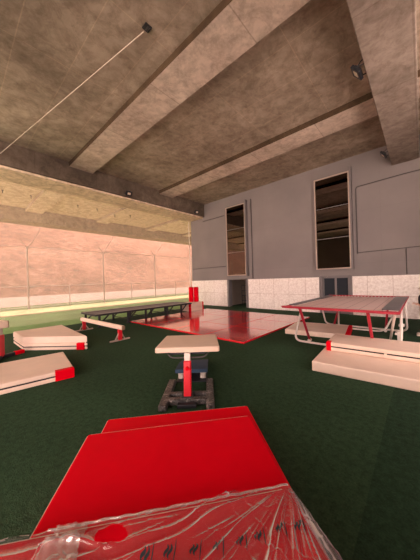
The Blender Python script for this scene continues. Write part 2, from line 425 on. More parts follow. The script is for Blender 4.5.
for z in (0.15, 1.9, 5.2):
    bm = bm_new(); tube(bm, [(0, -16, z), (0, 22, z)], 0.022, 6); link('rail', bm, M['fenceposts'], fe)
bm = bm_new(); v = [bm.verts.new(p) for p in ((0.03, -16, 0.1), (0.03, 22, 0.1), (0.03, 22, 5.2), (0.03, -16, 5.2))]; bm.faces.new(v)
link('wire_mesh', bm, M['mesh'], fe)

NX = -14.62
nt_ = thing('safety_net', 'fine pale net hanging from the girder across the open left side', 'net', (NX, 5, 0))
bm = bm_new(); cols, rows = 80, 16
g = [[None]*(rows+1) for _ in range(cols+1)]
for i in range(cols+1):
    for j in range(rows+1):
        y = -12 + 20.75*i/cols; z = 0.02 + 7.05*j/rows
        dx = 0.02*noise.noise(Vector((y*0.8, z*0.35, 2)))
        g[i][j] = bm.verts.new((dx, y, z))
for i in range(cols):
    for j in range(rows): bm.faces.new((g[i][j], g[i+1][j], g[i+1][j+1], g[i][j+1]))
link('netting', bm, M['net'], nt_, smooth=True)
bm = bm_new(); tube(bm, [(0.0, -12, 7.02), (0.0, 8.7, 7.02)], 0.02, 6); link('top_rope', bm, M['conduit'], nt_)
bm = bm_new(); tube(bm, [(0, 8.72, 0), (0, 8.72, 7.02)], 0.035, 8); link('end_pole', bm, M['white_paint'], nt_)

hk = None
for i in range(8):
    y = 0.9 + 1.45*i
    lab = 'small dark hook under the outer slab, part of a straight row'
    if hk is None:
        bm = bm_new(); cyl(bm, (0, 0, -0.02), 0.06, 0.04, 10); tube(bm, [(0, 0, -0.03), (0, 0, -0.16), (0.05, 0, -0.2), (0.08, 0, -0.15)], 0.022, 6)
        hk = link('ceiling_hook', bm, M['conduit'], loc=(-19.45, y, 8.05)); tag(hk, lab, 'hook', 'hooks under the outer slab')
    else:
        c = hk.copy(); COL.objects.link(c); c.location = (-19.45, y if not 3.9 < y < 5.4 else y, 8.05 if not (4.08 < y < 5.21 or 9.45 < y < 10.58) else 7.83)

# ------------------------------------------------------------------ ceiling fittings
jb = thing('junction_box', 'small black box on the slab above, at the end of a white pipe', 'box', (-4.72, 3.26, 8.05), 0.0)
bm = bm_new(); box(bm, (0, 0, -0.015), (0.17, 0.17, 0.03), bev=0.008); link('box_body', bm, M['black'], jb)
bm = bm_new(); box(bm, (0, 0, -0.031), (0.11, 0.025, 0.008)); box(bm, (0, 0.045, -0.031), (0.11, 0.015, 0.008)); link('cover_slot', bm, M['conduit'], jb)
bm = bm_new(); tube(bm, [(-4.82, 3.24, 8.0), (-12.84, 1.52, 7.5)], 0.012, 8)
o = link('ceiling_cable', bm, M['conduit_white']); tag(o, 'thin pale cable stretched under the slab from the black box to the girder', 'cable')

def floodlight(loc, rz, label, first=None):
    if first is not None: return dup(first, loc, rz, label)
    t = thing('floodlight', label, 'floodlight', loc, rz, 'floodlights on the girders')
    # local +X points away from the girder, light looks along +X and down
    R_ = Matrix.Rotation(math.radians(38), 4, 'Y')
    bm = bm_new(); box(bm, (0.20, 0, 0), (0.08, 0.36, 0.29), bev=0.015, M=R_); b = link('lamp_body', bm, M['black'], t)
    bm = bm_new()
    for k in range(7): box(bm, Vector((0.20, 0, 0)) + R_ @ Vector((-0.05, -0.12+0.04*k, 0)), (0.04, 0.008, 0.2), M=R_)
    link('cooling_fin', bm, M['black'], b)
    bm = bm_new(); box(bm, Vector((0.20, 0, 0)) + R_ @ Vector((0.037, 0, 0)), (0.008, 0.19, 0.13), M=R_); link('lens', bm, M['lens'], b)
    bm = bm_new(); tube(bm, rounded([(0.2, -0.185, 0), (0.02, -0.185, 0.0), (0.02, 0.185, 0.0), (0.2, 0.185, 0)], 0.03), 0.014, 6)
    box(bm, (0.01, 0, 0), (0.02, 0.12, 0.08)); link('bracket', bm, M['black'], t)
    bm = bm_new(); tube(bm, [(0.18, 0.1, 0.06), (0.1, 0.12, 0.14), (0.02, 0.1, 0.2), (0.01, 0.1, 0.3)], 0.012, 6); link('power_cord', bm, M['black'], t)
    return t
f0 = floodlight((XL, 7.15, 7.22), 0, 'black floodlight halfway along the girder above the net')
floodlight((XL, 12.75, 7.22), 0, 'black floodlight on the net girder right at the grey wall corner', f0)
floodlight((-0.92, 7.1, 7.2), PI, 'black floodlight halfway along the wide girder overhead at right', f0)
floodlight((-0.92, 12.7, 7.2), PI, 'black floodlight where the overhead girder meets the grey wall', f0)

# wall pipes
def pipe(name, label, pts, r=0.03):
    bm = bm_new(); tube(bm, rounded(pts, 0.12), r, 8); o = link(name, bm, M['conduit'], smooth=True); return tag(o, label, 'pipe')
yw = WALL_Y-0.035
pipe('wall_conduit', 'dark pipe rising beside the right tall window then bending across the wall', [(-2.38, yw, 3.1), (-2.38, yw, 6.45), (-0.4, yw, 6.52), (3.1, yw, 6.52)], 0.025)
pipe('wall_conduit', 'dark pipe running level on the grey wall right of the windows', [(-2.38, yw, 3.15), (0.0, yw, 3.2), (3.1, yw, 3.25)], 0.016)
pipe('wall_conduit', 'short dark pipe dropping from the level pipe to the white padding', [(-0.5, yw, 3.18), (-0.5, yw, 1.98)], 0.014)
pipe('wall_conduit', 'dark pipe running level on the grey wall left of the left window', [(-14.3, yw, 2.95), (-10.8, yw, 2.98)], 0.02)
pipe('wall_conduit', 'upper grey pipe on the wall between net girder and left window', [(-13.0, yw, 6.72), (-10.8, yw, 6.75)], 0.025)
pipe('wall_conduit', 'dark upright pipe close along the right side of the left window', [(-8.5, yw, 2.0), (-8.5, yw, 7.4)], 0.03)

# ------------------------------------------------------------------ red floor mats
gx0, gx1, gy0, gy1 = -10.95, -4.1, 6.0, 11.75
nxm, nym = 4, 3
sx, sy = (gx1-gx0)/nxm, (gy1-gy0)/nym
bm = bm_new(); box(bm, (0, 0, 0.03), (sx-0.012, sy-0.012, 0.06), bev=0.012)
rm = link('floor_mat', bm, M['red_gloss']); first = True
rows_l = ['near row', 'middle row', 'far row by the wall']
cols_l = ['at the track end', 'second from the track', 'third from the track', 'at the trampoline end']
for j in range(nym):
    for i in range(nxm):
        o = rm if first else rm.copy()
        if not first: COL.objects.link(o)
        first = False
        o.location = (gx0+sx*(i+0.5), gy0+sy*(j+0.5), 0)
        tag(o, 'glossy red floor mat, %s, %s' % (rows_l[j], cols_l[i]), 'mat', 'glossy red floor mats')

# ------------------------------------------------------------------ tumbling track
tt = thing('tumbling_track', 'long low black tumbling track on trestle legs before the net', 'tumbling track', (-11.65, 7.25, 0))
hl, hw, zt = 2.95, 0.85, 0.58
bm = bm_new(); box(bm, (0, 0, zt-0.012), (2*hw-0.16, 2*hl-0.16, 0.02)); link('bed', bm, M['track'], tt)
bm = bm_new()
for s in (-1, 1):
    box(bm, (s*(hw-0.05), 0, zt-0.02), (0.1, 2*hl, 0.08), bev=0.015); box(bm, (0, s*(hl-0.05), zt-0.02), (2*hw-0.2, 0.1, 0.08), bev=0.015)
link('frame', bm, M['black'], tt)
for s in (-1, 1):
    bm = bm_new(); box(bm, (s*(hw-0.17), 0, zt+0.012), (0.2, 2*hl-0.1, 0.03), bev=0.01); link('edge_pad', bm, M['pad_grey'], tt)
for y in (-2.75, -1.35, -0.35, 1.05, 2.1):
    for s in (-1, 1):
        bm = bm_new()
        bar(bm, (s*(hw-0.05), y, zt-0.06), (s*(hw-0.05), y+0.0, 0.0), 0.085)
        box(bm, (s*(hw-0.05), y, 0.02), (0.09, 0.22, 0.04), bev=0.008)
        l_ = link('leg', bm, M['black'], tt)
        bm = bm_new(); bar(bm, (s*(hw-0.05), y+0.42, zt-0.06), (s*(hw-0.05), y+0.02, 0.16), 0.05); link('brace', bm, M['black'], l_)
    bm = bm_new(); bar(bm, (-(hw-0.08), y, 0.2), (hw-0.08, y, 0.2), 0.03); link('cross_bar', bm, M['black'], tt)

# white landing block with red corners and two red rolls on it
lb = thing('landing_block', 'thick pale folded mat with red corners at the far end of the track', 'mat', (-11.45, 10.87, 0))
bm = bm_new(); box(bm, (0, 0, 0.14), (0.84, 1.24, 0.27), bev=0.03); box(bm, (0, 0, 0.42), (0.84, 1.24, 0.27), bev=0.03); link('cover', bm, M['tan'], lb)
for z in (0.14, 0.42):
    for s in (-1, 1):
        bm = bm_new(); box(bm, (0.36, s*0.57, z), (0.14, 0.125, 0.275), bev=0.03); link('corner_patch', bm, M['red'], lb)
bm = bm_new(); vs = cyl(bm, (0, 0, 0.5), 0.165, 1.0, 28); bmesh.ops.bevel(bm, geom=[e for e in bm.edges if abs(e.verts[0].co.z-e.verts[1].co.z) < 1e-4], offset=0.03, segments=2, affect='EDGES')
o1 = link('foam_roll', bm, M['red'], smooth=True, loc=(-11.66, 10.98, 0.559)); tag(o1, 'upright red foam roll on the pale block, nearer the track', 'foam roll', 'red foam rolls')
o2 = o1.copy(); COL.objects.link(o2); o2.location = (-11.42, 11.22, 0.559); o2['label'] = 'upright red foam roll on the pale block, nearer the grey wall'

# ------------------------------------------------------------------ low balance beam
bb = thing('balance_beam', 'low tan training beam on red and white trestles beside the black track', 'balance beam', (-9.25, 3.85, 0), math.radians(1.5))
bm = bm_new(); box(bm, (0, 0, 0.47), (3.5, 0.12, 0.15), bev=0.035, seg=3); link('beam', bm, M['tan'], bb)
for s in (-1, 1):
    bm = bm_new(); box(bm, (s*1.735, 0, 0.47), (0.05, 0.118, 0.148), bev=0.03); link('end_cap', bm, M['tan_dark'], bb)
    bm = bm_new(); box(bm, (s*1.5, 0, 0.22), (0.09, 0.13, 0.36), bev=0.008); lg = link('leg', bm, M['red_paint'], bb)
    bm = bm_new(); bar(bm, (s*1.5, -0.36, 0.035), (s*1.5, 0.36, 0.035), 0.07, 0.05, 0.01); link('foot', bm, M['galv'], lg)
    bm = bm_new()
    for q in (-1, 1): bar(bm, (s*1.5, q*0.17, 0.06), (s*1.5, q*0.03, 0.3), 0.035)
    link('brace', bm, M['galv'], lg)

# ------------------------------------------------------------------ mats helpers
def crash_mat(name, label, cat, loc, rz, sxy, h, red_ends, seam=None, group=None, buckle=None):
    """origin at the base centre; red_ends: list of (sign along Y end, which) patches; seam: height of dark slot"""
    t = thing(name, label, cat, loc, rz, group)
    bm = bm_new()
    if seam:
        box(bm, (0, 0, seam/2-0.004), (sxy[0], sxy[1], seam-0.008), bev=0.022)
        box(bm, (0, 0, (seam+h)/2+0.004), (sxy[0], sxy[1], h-seam-0.008), bev=0.022)
    else:
        box(bm, (0, 0, h/2), (sxy[0], sxy[1], h), bev=0.025, seg=3)
    link('cover', bm, M['tan'], t)
    if seam:
        bm = bm_new(); box(bm, (0, 0, seam), (sxy[0]-0.012, sxy[1]-0.012, 0.03)); link('fold_seam', bm, M['seam'], t)
    for (c, s) in red_ends:
        bm = bm_new(); box(bm, c, s, bev=0.012); link('red_corner', bm, M['red'], t)
    if buckle:
        bm = bm_new(); box(bm, buckle, (0.05, 0.03, 0.03), bev=0.005); link('buckle', bm, M['lens'], t)
    return t

# left near tan mat (rotated a little)
RZ = math.radians(-9)
def left_mat(corner, rz, sx_, sy_, z, h, name, label, red, seam):
    c = Matrix.Rotation(rz, 3, 'Z') @ Vector((-sx_/2, -sy_/2, 0)) + Vector((corner[0], corner[1], z))
    return crash_mat(name, label, 'mat', c, rz, (sx_, sy_), h, red, seam)
left_mat((-5.6, 1.76), RZ, 1.6, 2.4, 0, 0.2, 'landing_mat', 'tan landing mat with one red corner, nearest of the mats at left', [((0.8-0.06, 1.2-0.17, 0.1), (0.135, 0.35, 0.205))], 0.10)
def corner_mat(label, pts, z, h, seam, reds):
    o = Vector((-9.2, 2.2, z)); t = thing('landing_mat', label, 'mat', o)
    bm = bm_new()
    for za, zb in (((0, seam-0.004), (seam+0.004, h)) if seam else ((0, h),)):
        lo = [bm.verts.new((x-o.x, y-o.y, za)) for x, y in pts]; hi = [bm.verts.new((x-o.x, y-o.y, zb)) for x, y in pts]
        n = len(pts); fs = [bm.faces.new(lo), bm.faces.new(hi)] + [bm.faces.new((lo[k], lo[(k+1) % n], hi[(k+1) % n], hi[k])) for k in range(n)]
        bmesh.ops.recalc_face_normals(bm, faces=fs)
        bmesh.ops.bevel(bm, geom=list({e for f in fs for e in f.edges}), offset=0.02, segments=2, affect='EDGES')
    link('cover', bm, M['tan'], t)
    if seam:
        bm = bm_new(); cx = sum(p[0] for p in pts)/len(pts); cy = sum(p[1] for p in pts)/len(pts)
        q = [(cx+(x-cx)*0.993-o.x, cy+(y-cy)*0.993-o.y) for x, y in pts]
        lo = [bm.verts.new((x, y, seam-0.012)) for x, y in q]; hi = [bm.verts.new((x, y, seam+0.012)) for x, y in q]; n = len(q)
        bm.faces.new(lo); bm.faces.new(hi)
        for k in range(n): bm.faces.new((lo[k], lo[(k+1) % n], hi[(k+1) % n], hi[k]))
        link('fold_seam', bm, M['seam'], t)
    for (ax, ay), (bx_, by) in reds:          # red patch wrapped along an edge
        a = Vector((ax-o.x, ay-o.y, h/2)); b = Vector((bx_-o.x, by-o.y, h/2))
        bm = bm_new(); bar(bm, a, b, 0.1, h+0.006, 0.012); link('red_corner', bm, M['red'], t)
    return t
FP = [(-7.6, 2.78), (-9.15, 1.48), (-10.6, 1.45), (-10.6, 2.95)]
corner_mat('tan mat with red corner under another tan mat, by the balance beam', FP, 0, 0.2, 0.1, [((-7.69, 2.73), (-7.86, 2.57))])
corner_mat('plain tan mat lying on top of another mat by the balance beam', [(x*1.0-0.03, y) for x, y in FP], 0.204, 0.2, None, [])

# right stack
crash_mat('landing_mat', 'big tan landing mat flat on the turf, lowest in front of the trampoline', 'mat', (0.55, 6.08, 0), math.radians(4), (4.8, 1.55), 0.21, [])
crash_mat('landing_mat', 'long tan mat with red left end lying on a bigger tan mat', 'mat', (0.60, 6.77, 0.216), math.radians(4), (4.8, 1.03), 0.2, [((-2.4+0.05, -0.515+0.09, 0.1), (0.11, 0.19, 0.206))], 0.1, buckle=(-1.25, -0.525, 0.1))
crash_mat('landing_mat', 'tan mat with red end pushed halfway under the trampoline', 'mat', (-2.82, 8.96, 0), math.radians(8), (1.98, 1.65), 0.17, [((0.99-0.05, 0.0, 0.085), (0.12, 1.655, 0.176))], None)

# ------------------------------------------------------------------ trampoline
TC = Vector((-1.70, 8.78, 0))
tr = thing('trampoline', 'large red framed trampoline on white folding legs by the back wall', 'trampoline', TC)
hx, hy, tz = 1.31, 2.36, 1.185
bm = bm_new()
for s in (-1, 1):
    bar(bm, (s*hx, -hy, tz-0.03), (s*hx, hy, tz-0.03), 0.045, 0.04, 0.01)
    bar(bm, (-hx, s*hy, tz-0.03), (hx, s*hy, tz-0.03), 0.045, 0.04, 0.01)
link('frame', bm, M['red_rail'], tr)
bm = bm_new(); box(bm, (-0.06, 0, tz-0.03), (2*(hx-0.25), 2*(hy-0.2), 0.012)); link('bed', bm, M['bed'], tr)
for s in (-1, 1):
    bm = bm_new(); pw = 0.2 if s < 0 else 0.34
    box(bm, (s*(hx-pw/2), 0.1, tz-0.003), (pw, 2*hy-0.7, 0.03), bev=0.01); link('side_pad', bm, M['pad_grey'] , tr)
    bm = bm_new(); box(bm, (0, s*(hy-0.02), tz-0.005), (2*hx+0.06, 0.09, 0.03), bev=0.01); link('end_pad', bm, M['red_rail'], tr)
bm = bm_new(); tube(bm, [(0, 0, 0), (0, 0.17, 0)], 0.02, 6); sp0 = link('spring', bm, M['steel'], tr, loc=(-1.0, hy-0.2, tz-0.03))
for s in (-1, 1):
    for k in range(19):
        x = -1.02+0.1133*k
        if s == 1 and k == 0: sp0.location.x = x; continue
        c = sp0.copy(); COL.objects.link(c); c.parent = tr; c.location = (x, hy-0.2 if s == 1 else -hy+0.03, tz-0.03)
# dark red lacing loops along the back rail
for s in (-1, 1):     # front / back end
    Yf = s*(hy-0.05); Yb = s*(hy-1.0)
    for q in (-1, 1):
        bm = bm_new(); tube(bm, [(q*0.79-0.04, Yf, tz-0.05), (q*0.82-0.10, Yb, 0.07)], 0.036, 10); lg = link('leg', bm, M['red_rail'], tr)
        bm = bm_new(); tube(bm, [(q*0.82-0.10, Yb-0.07, 0.055), (q*0.82-0.10, Yb+0.07, 0.055)], 0.045, 10); link('foot_sleeve', bm, M['white_paint'], lg)
    # white U base
    Yfl = s*(hy-0.75)
    bm = bm_new()
    tube(bm, rounded([(-hx+0.03, s*(hy-1.45), tz-0.06), (-hx+0.02, Yfl, 0.05), (hx-0.02, Yfl, 0.05), (hx-0.03, s*(hy-1.45), tz-0.06)], 0.22), 0.032, 8)
    link('base_tube', bm, M['white_paint'], tr, smooth=True)
    if s < 0: continue
    bm = bm_new()
    tube(bm, rounded([(-0.95, Yf, tz-0.1), (-0.7, s*(hy-1.25), 0.06), (0.7, s*(hy-1.25), 0.06), (1.15, Yf, tz-0.1)], 0.22), 0.03, 8)
    link('base_tube', bm, M['white_paint'], tr, smooth=True)
bm = bm_new(); tube(bm, [(1.24, -hy+0.1, tz-0.05), (0.98, -0.35, 0.08)], 0.03, 8); link('brace', bm, M['white_paint'], tr)
for (x, y) in ((1.2, -0.75), (1.2, 0.6)):
    bm = bm_new(); box(bm, (x, y, 0.3), (0.05, 0.2, 0.36), bev=0.01); box(bm, (x, y, 0.42), (0.14, 0.3, 0.05), bev=0.01); fk = link('caster_fork', bm, M['white_paint'], tr)
    bm = bm_new(); vs = cyl(bm, (0, 0, 0), 0.1, 0.05, 18); bmesh.ops.transform(bm, matrix=Matrix.Translation((x, y, 0.1)) @ Matrix.Rotation(PI/2, 4, 'Y'), verts=vs); link('wheel', bm, M['lens'], fk)

# ------------------------------------------------------------------ vault tables
def vault(loc, rz, label):
    t = thing('vault_table', label, 'vault', loc, rz)
    # local +Y points away from the viewer; plate centre (0,0.45)
    def oct_(z, k=0.0, ins=0.0):
        a, b, c = 0.545-ins, 0.45-ins, 0.025
        return [(-a, -b+c, z), (-a+c*0.8, -b, z), (a-c*0.8, -b, z), (a, -b+c, z), (a-0.03, b-c*1.4, z), (a-c*1.6, b, z), (-a+c*1.6, b, z), (-a+0.03, b-c*1.4, z)]
    bm = bm_new(); rings = []
    for z, ins in ((0.785, 0.02), (0.795, 0.0), (0.86, 0.0), (0.875, 0.008), (0.88, 0.03)):
        rings.append([bm.verts.new((x, y+0.45, zz)) for x, y, zz in oct_(z, 0, ins)])
    for a, b in zip(rings, rings[1:]):
        for k in range(8): bm.faces.new((a[k], a[(k+1) % 8], b[(k+1) % 8], b[k]))
    bm.faces.new(rings[0]); bm.faces.new(rings[-1]); link('top_pad', bm, M['plate'], t)
    bm = bm_new(); tube(bm, rounded([(-0.36, 0.12, 0.755), (-0.28, 0.05, 0.69), (0.28, 0.05, 0.69), (0.36, 0.12, 0.755)], 0.12), 0.013, 8); link('under_hoop', bm, M['conduit'], t, smooth=True)
    bm = bm_new(); box(bm, (0, 0.3, 0.762), (0.6, 0.5, 0.045), bev=0.01); link('mount_plate', bm, M['black'], t)
    bm = bm_new(); bar(bm, (0, -0.1, 0.06), (0, 0.0, 0.66), 0.125, 0.125, 0.018); po = link('post', bm, M['red_paint'], t)
    bm = bm_new(); bar(bm, (0, 0.0, 0.65), (0, 0.02, 0.785), 0.10, 0.10, 0.012); link('inner_post', bm, M['white_paint'], po)
    bm = bm_new(); tube(bm, [(0.0, -0.06, 0.56), (0.0, -0.13, 0.56)], 0.028, 10); tube(bm, [(-0.03, -0.13, 0.575), (0.07, -0.13, 0.55)], 0.011, 6); link('lock_knob', bm, M['red'], po)
    for s in (-1, 1):
        bm = bm_new(); bar(bm, (s*0.37, -0.38, 0.055), (s*0.355, 0.6, 0.055), 0.13, 0.10, 0.02); link('base_rail', bm, M['wrapsteel'], t)
    for y in (-0.16, 0.03):
        bm = bm_new(); bar(bm, (-0.33, y, 0.06), (0.33, y, 0.06), 0.10, 0.10, 0.02); link('cross_bar', bm, M['wrapsteel'], t)
    bm = bm_new(); box(bm, (0, -0.26, 0.04), (0.3, 0.1, 0.06), bev=0.01); box(bm, (0, -0.08, 0.11), (0.2, 0.2, 0.03), bev=0.008); link('foot_plate', bm, M['black'], t)
    return t
vault(W(-0.42, 3.96), TH, 'tan topped vault table with red post behind the red foreground mats')

# partly seen vault at the left edge, with red wrapped feet
lv = thing('vault_table', 'vault table with red post and red feet beside the tan mats at left', 'vault', (-8.66, 0.90, 0), 0)
bm = bm_new(); box(bm, (-0.25, -0.42, 0.93), (0.75, 1.1, 0.2), rot=math.radians(12), bev=0.035, seg=3); link('top_pad', bm, M['plate'], lv)
bm = bm_new(); box(bm, (-0.25-0.21*0.545, -0.42+0.978*0.545, 0.93), (0.73, 0.03, 0.19), rot=math.radians(12), bev=0.014); link('end_pad', bm, M['tan_dark'], lv)
bm = bm_new(); box(bm, (0, 0, 0.36), (0.14, 0.14, 0.6), rot=TH, bev=0.015); po = link('post', bm, M['red_paint'], lv)
bm = bm_new(); box(bm, (0, 0, 0.745), (0.1, 0.1, 0.19), rot=TH, bev=0.01); link('inner_post', bm, M['steel'], po)
for dx, dy in ((-0.16, 0.5), (0.42, -0.16), (-0.4, -0.1), (0.1, -0.5)):
    bm = bm_new(); bar(bm, (0, 0, 0.055), (dx, dy, 0.055), 0.10, 0.09, 0.015); ft = link('foot', bm, M['black'], lv)
    bm = bm_new(); bar(bm, (dx*0.62, dy*0.62, 0.06), (dx*1.08, dy*1.08, 0.06), 0.125, 0.11, 0.02); link('foot_cap', bm, M['red'], ft)

# ------------------------------------------------------------------ springboard
sb = thing('springboard', 'blue carpeted springboard on coil springs behind the vault table', 'springboard', W(-0.42, 4.64), TH)
bm = bm_new()
n = 10
top = []; 
for i in range(n+1):
    t = i/n; y = 1.2*t; z = 0.25-0.215*t - 0.03*math.sin(PI*t)*-1
    top.append((y, z))
va = []
for (y, z) in top:
    va.append([bm.verts.new((x, y, zz)) for x, zz in ((-0.32, z), (0.32, z), (0.32, z-0.035), (-0.32, z-0.035))])
for a, b in zip(va, va[1:]):
    for k in range(4): bm.faces.new((a[k], a[(k+1) % 4], b[(k+1) % 4], b[k]))
bm.faces.new(va[0]); bm.faces.new(va[-1]); link('board', bm, M['blue'], sb)
bm = bm_new(); box(bm, (0, -0.012, 0.222), (0.64, 0.03, 0.075), bev=0.01); link('front_lip', bm, M['blue'], sb)
bm = bm_new(); box(bm, (0, 0.55, 0.012), (0.6, 1.15, 0.022), bev=0.005); link('base_board', bm, M['black'], sb)
for x in (-0.22, 0.22):
    for y in (0.12, 0.34):
        pts = [(x+0.05*math.cos(a*2*PI/10), y+0.05*math.sin(a*2*PI/10), 0.025+0.15*a/50) for a in range(51)]
        bm = bm_new(); tube(bm, pts, 0.011, 6); link('coil_spring', bm, M['white_paint'], sb, smooth=True)

# ------------------------------------------------------------------ foreground red mats
def fg_mat(name, label, l, f, rot, x0, x1, y0, z0, z1, mat_top, parts_fn=None):
    t = thing(name, label, 'mat', W(l, f, z0), TH+rot)
    bm = bm_new(); box(bm, ((x0+x1)/2, y0/2, (z1-z0)/2), (x1-x0, -y0, z1-z0), bev=0.022, seg=3); link('cover', bm, mat_top, t)
    return t
R7 = math.radians(7.3)
t = fg_mat('crash_mat', 'lower red crash mat sticking out behind the big red mat', -1.405, 3.11, R7, 0.0, 1.9, -2.6, 0.0, 0.2, M['red'])
bm = bm_new(); tube(bm, [(0.03, -0.005, 0.19), (1.87, -0.005, 0.19)], 0.005, 6); tube(bm, [(0.005, -0.03, 0.19), (0.005, -2.5, 0.19)], 0.005, 6); link('piping', bm, M['tan'], t)
t = fg_mat('crash_mat', 'big smooth red crash mat filling the foreground, middle of its stack', -1.347, 2.50, math.radians(8.5), 0.0, 1.79, -2.9, 0.2, 0.4, M['red'])
bm = bm_new(); tube(bm, [(0.03, -0.004, 0.19), (1.76, -0.004, 0.19)], 0.0045, 6); tube(bm, [(0.004, -0.03, 0.19), (0.004, -2.8, 0.19)], 0.0045, 6); link('piping', bm, M['tan'], t)
RW = math.radians(10)
wm = thing('crash_mat', 'red and blue crash mat under the plastic film, topmost of the foreground stack', 'mat', W(0.467, 1.573, 0.4), TH+RW)
bm = bm_new(); box(bm, (-1.0, -0.95, 0.1), (2.0, 1.9, 0.2), bev=0.02, seg=3); link('cover', bm, M['red'], wm)
bm = bm_new(); box(bm, (-0.004, -0.95, 0.095), (0.02, 1.84, 0.15), bev=0.008); link('side_band', bm, M['navy'], wm)
bm = bm_new(); tube(bm, [(-1.97, -0.004, 0.188), (-0.03, -0.004, 0.188)], 0.006, 6); link('piping', bm, M['tan'], wm)

# plastic film: real folds
def ridge(x):                       # sharp ridged noise value in 0..1
    return 1-abs(x)
def fold_h(s, t):
    ds, dt = 0.06-s, 0.05-t                         # folds fan out from the far right corner
    ph = math.atan2(dt, ds); r = math.hypot(ds, dt)
    n1 = noise.noise(Vector((ph*5.5+0.4*noise.noise(Vector((s*3, t*3, 1))), r*0.9, 1.3)))
    n2 = noise.noise(Vector((ph*13.0, r*1.6, 7.7)))
    n3 = noise.noise(Vector((s*13, t*13, 3.3))); n4 = noise.noise(Vector((s*9+t*4, t*9, 5.3)))
    h = min(1, r*2.2)*(0.028*max(0, ridge(n1*2.3))**4 + 0.014*max(0, ridge(n2*2.2))**5) + 0.002*n3 + 0.006*max(0, ridge(n4*3))**8
    amp = 1.0
    heap = math.exp(-((s+1.32-0.25*t)/0.12)**2); amp += 0.5*heap; h += heap*0.007*max(0, ridge(noise.noise(Vector((s*16+t*5, t*10-s*3, 2.2)))*2.2))**3
    if s < -1.45: amp *= 0.45
    cen = math.exp(-((s+0.62)/0.2)**2)*math.exp(-((t+0.24)/0.10)**2); amp *= 1-0.4*cen
    return h*amp
def film_z(s, t):
    e = math.exp(-((t)/0.03)**2)*(0.012+0.012*noise.noise(Vector((s*9, 0, 4))))
    z = 0.206 + fold_h(s, t) + e
    if s > 0.0:                                   # right side: bulges outward and falls
        z -= (s/0.20)**1.3*0.17*min(1, (-t)/0.25+0.12)
    if t > 0.0: z -= 3.0*t
    return z
fw_ = thing('plastic_film', 'crumpled clear plastic film with black logos over the nearest red mat', 'plastic film', W(0.467, 1.573, 0.4), TH+RW)
bm = bm_new(); ns, ntt = 380, 130
g = {}
S0, S1, T0, T1 = -1.93, 0.13, -0.8, 0.02
for i in range(ns+1):
    for j in range(ntt+1):
        s = S0+(S1-S0)*i/ns; t = T1-(T1-T0)*j/ntt
        lim = -1.44 + 0.03*noise.noise(Vector((t*9, 1, 0))) + 0.22*max(0, -t) ** 1.0*0 
        jag = 0.012*noise.noise(Vector((s*14, 2, 9))) + 0.006*noise.noise(Vector((s*45, 2, 9)))
        wid = 0.015 + 0.105*min(1, (-t)/0.40) if t < 0 else 0.02
        wid += 0
        if s > wid+0.004 or t > 0.004+jag : continue
        du = ((s+1.085)/0.085)**2; dv = ((t+0.092+0.12*(s+1.085))/0.052)**2
        if du+dv < 1 + 0.5*noise.noise(Vector((s*20, t*20, 8))): continue
        g[i, j] = bm.verts.new((s, t, film_z(s, t)))
for i in range(ns):
    for j in range(ntt):
        q = [(i, j), (i+1, j), (i+1, j+1), (i, j+1)]
        if all(k in g for k in q): bm.faces.new([g[k] for k in q])
# clear film material
def plastic(name, tint, base, top, lo, hi, white):
  m = bpy.data.materials.new(name); m.use_nodes = True
  nt = m.node_tree; nt.nodes.clear()
  out = nt.nodes.new('ShaderNodeOutputMaterial')
  tr_ = nt.nodes.new('ShaderNodeBsdfTransparent'); tr_.inputs[0].default_value = (*tint, 1)
  df = nt.nodes.new('ShaderNodeBsdfDiffuse'); df.inputs[0].default_value = (*white, 1)
  gl = nt.nodes.new('ShaderNodeBsdfGlossy'); gl.inputs['Roughness'].default_value = 0.12; gl.inputs[0].default_value = (1, 1, 1, 1)
  lw = nt.nodes.new('ShaderNodeLayerWeight'); lw.inputs['Blend'].default_value = 0.35
  mr = nt.nodes.new('ShaderNodeMapRange'); mr.inputs[1].default_value = lo; mr.inputs[2].default_value = hi; mr.inputs[3].default_value = base; mr.inputs[4].default_value = top
  L(m, lw.outputs['Facing'], mr.inputs[0])
  a1 = nt.nodes.new('ShaderNodeMixShader'); L(m, mr.outputs[0], a1.inputs[0]); L(m, tr_.outputs[0], a1.inputs[1])
  a2 = nt.nodes.new('ShaderNodeMixShader'); a2.inputs[0].default_value = 0.45; L(m, df.outputs[0], a2.inputs[1]); L(m, gl.outputs[0], a2.inputs[2])
  L(m, a2.outputs[0], a1.inputs[2]); L(m, a1.outputs[0], out.inputs[0])
  return m
M['film'] = plastic('clear_plastic_film', (0.89, 0.87, 0.90), 0.07, 0.9, 0.22, 0.60, (0.85, 0.80, 0.80))
M['film_thick'] = plastic('gathered_plastic_film', (0.85, 0.83, 0.85), 0.34, 0.9, 0.2, 0.7, (0.86, 0.80, 0.76))
M['film_side'] = plastic('hanging_plastic_film', (0.75, 0.75, 0.85), 0.30, 0.9, 0.3, 0.9, (0.62, 0.58, 0.72))

fo = link('film_sheet', bm, M['film'], fw_, smooth=True)
bm = bm_new(); gg = {}
for i in range(61):                                 # gathered second layer
    for j in range(61):
        s = -1.52+0.42*i/60; t = 0.0-0.62*j/60
        cxs = -1.31+0.18*t+0.03*noise.noise(Vector((t*7, 3, 1)))
        wdt = 0.085+0.13*(-t)+0.02*noise.noise(Vector((t*15, 6, 1)))
        if abs(s-cxs) > wdt: continue
        q = 1-abs(s-cxs)/wdt
        gg[i, j] = bm.verts.new((s, t, film_z(s, t)+0.006+0.013*min(1, q*2)*max(0, ridge(noise.noise(Vector((s*12+t*5, t*2.5, 9)))*2))**2))
for i in range(60):
    for j in range(60):
        q = [(i, j), (i+1, j), (i+1, j+1), (i, j+1)]
        if all(k in gg for k in q): bm.faces.new([gg[k] for k in q])
tag(link('gathered_fold', bm, M['film_thick'], fw_, smooth=True), 'bunched whitish double layer of film')
bm = bm_new(); pts = []
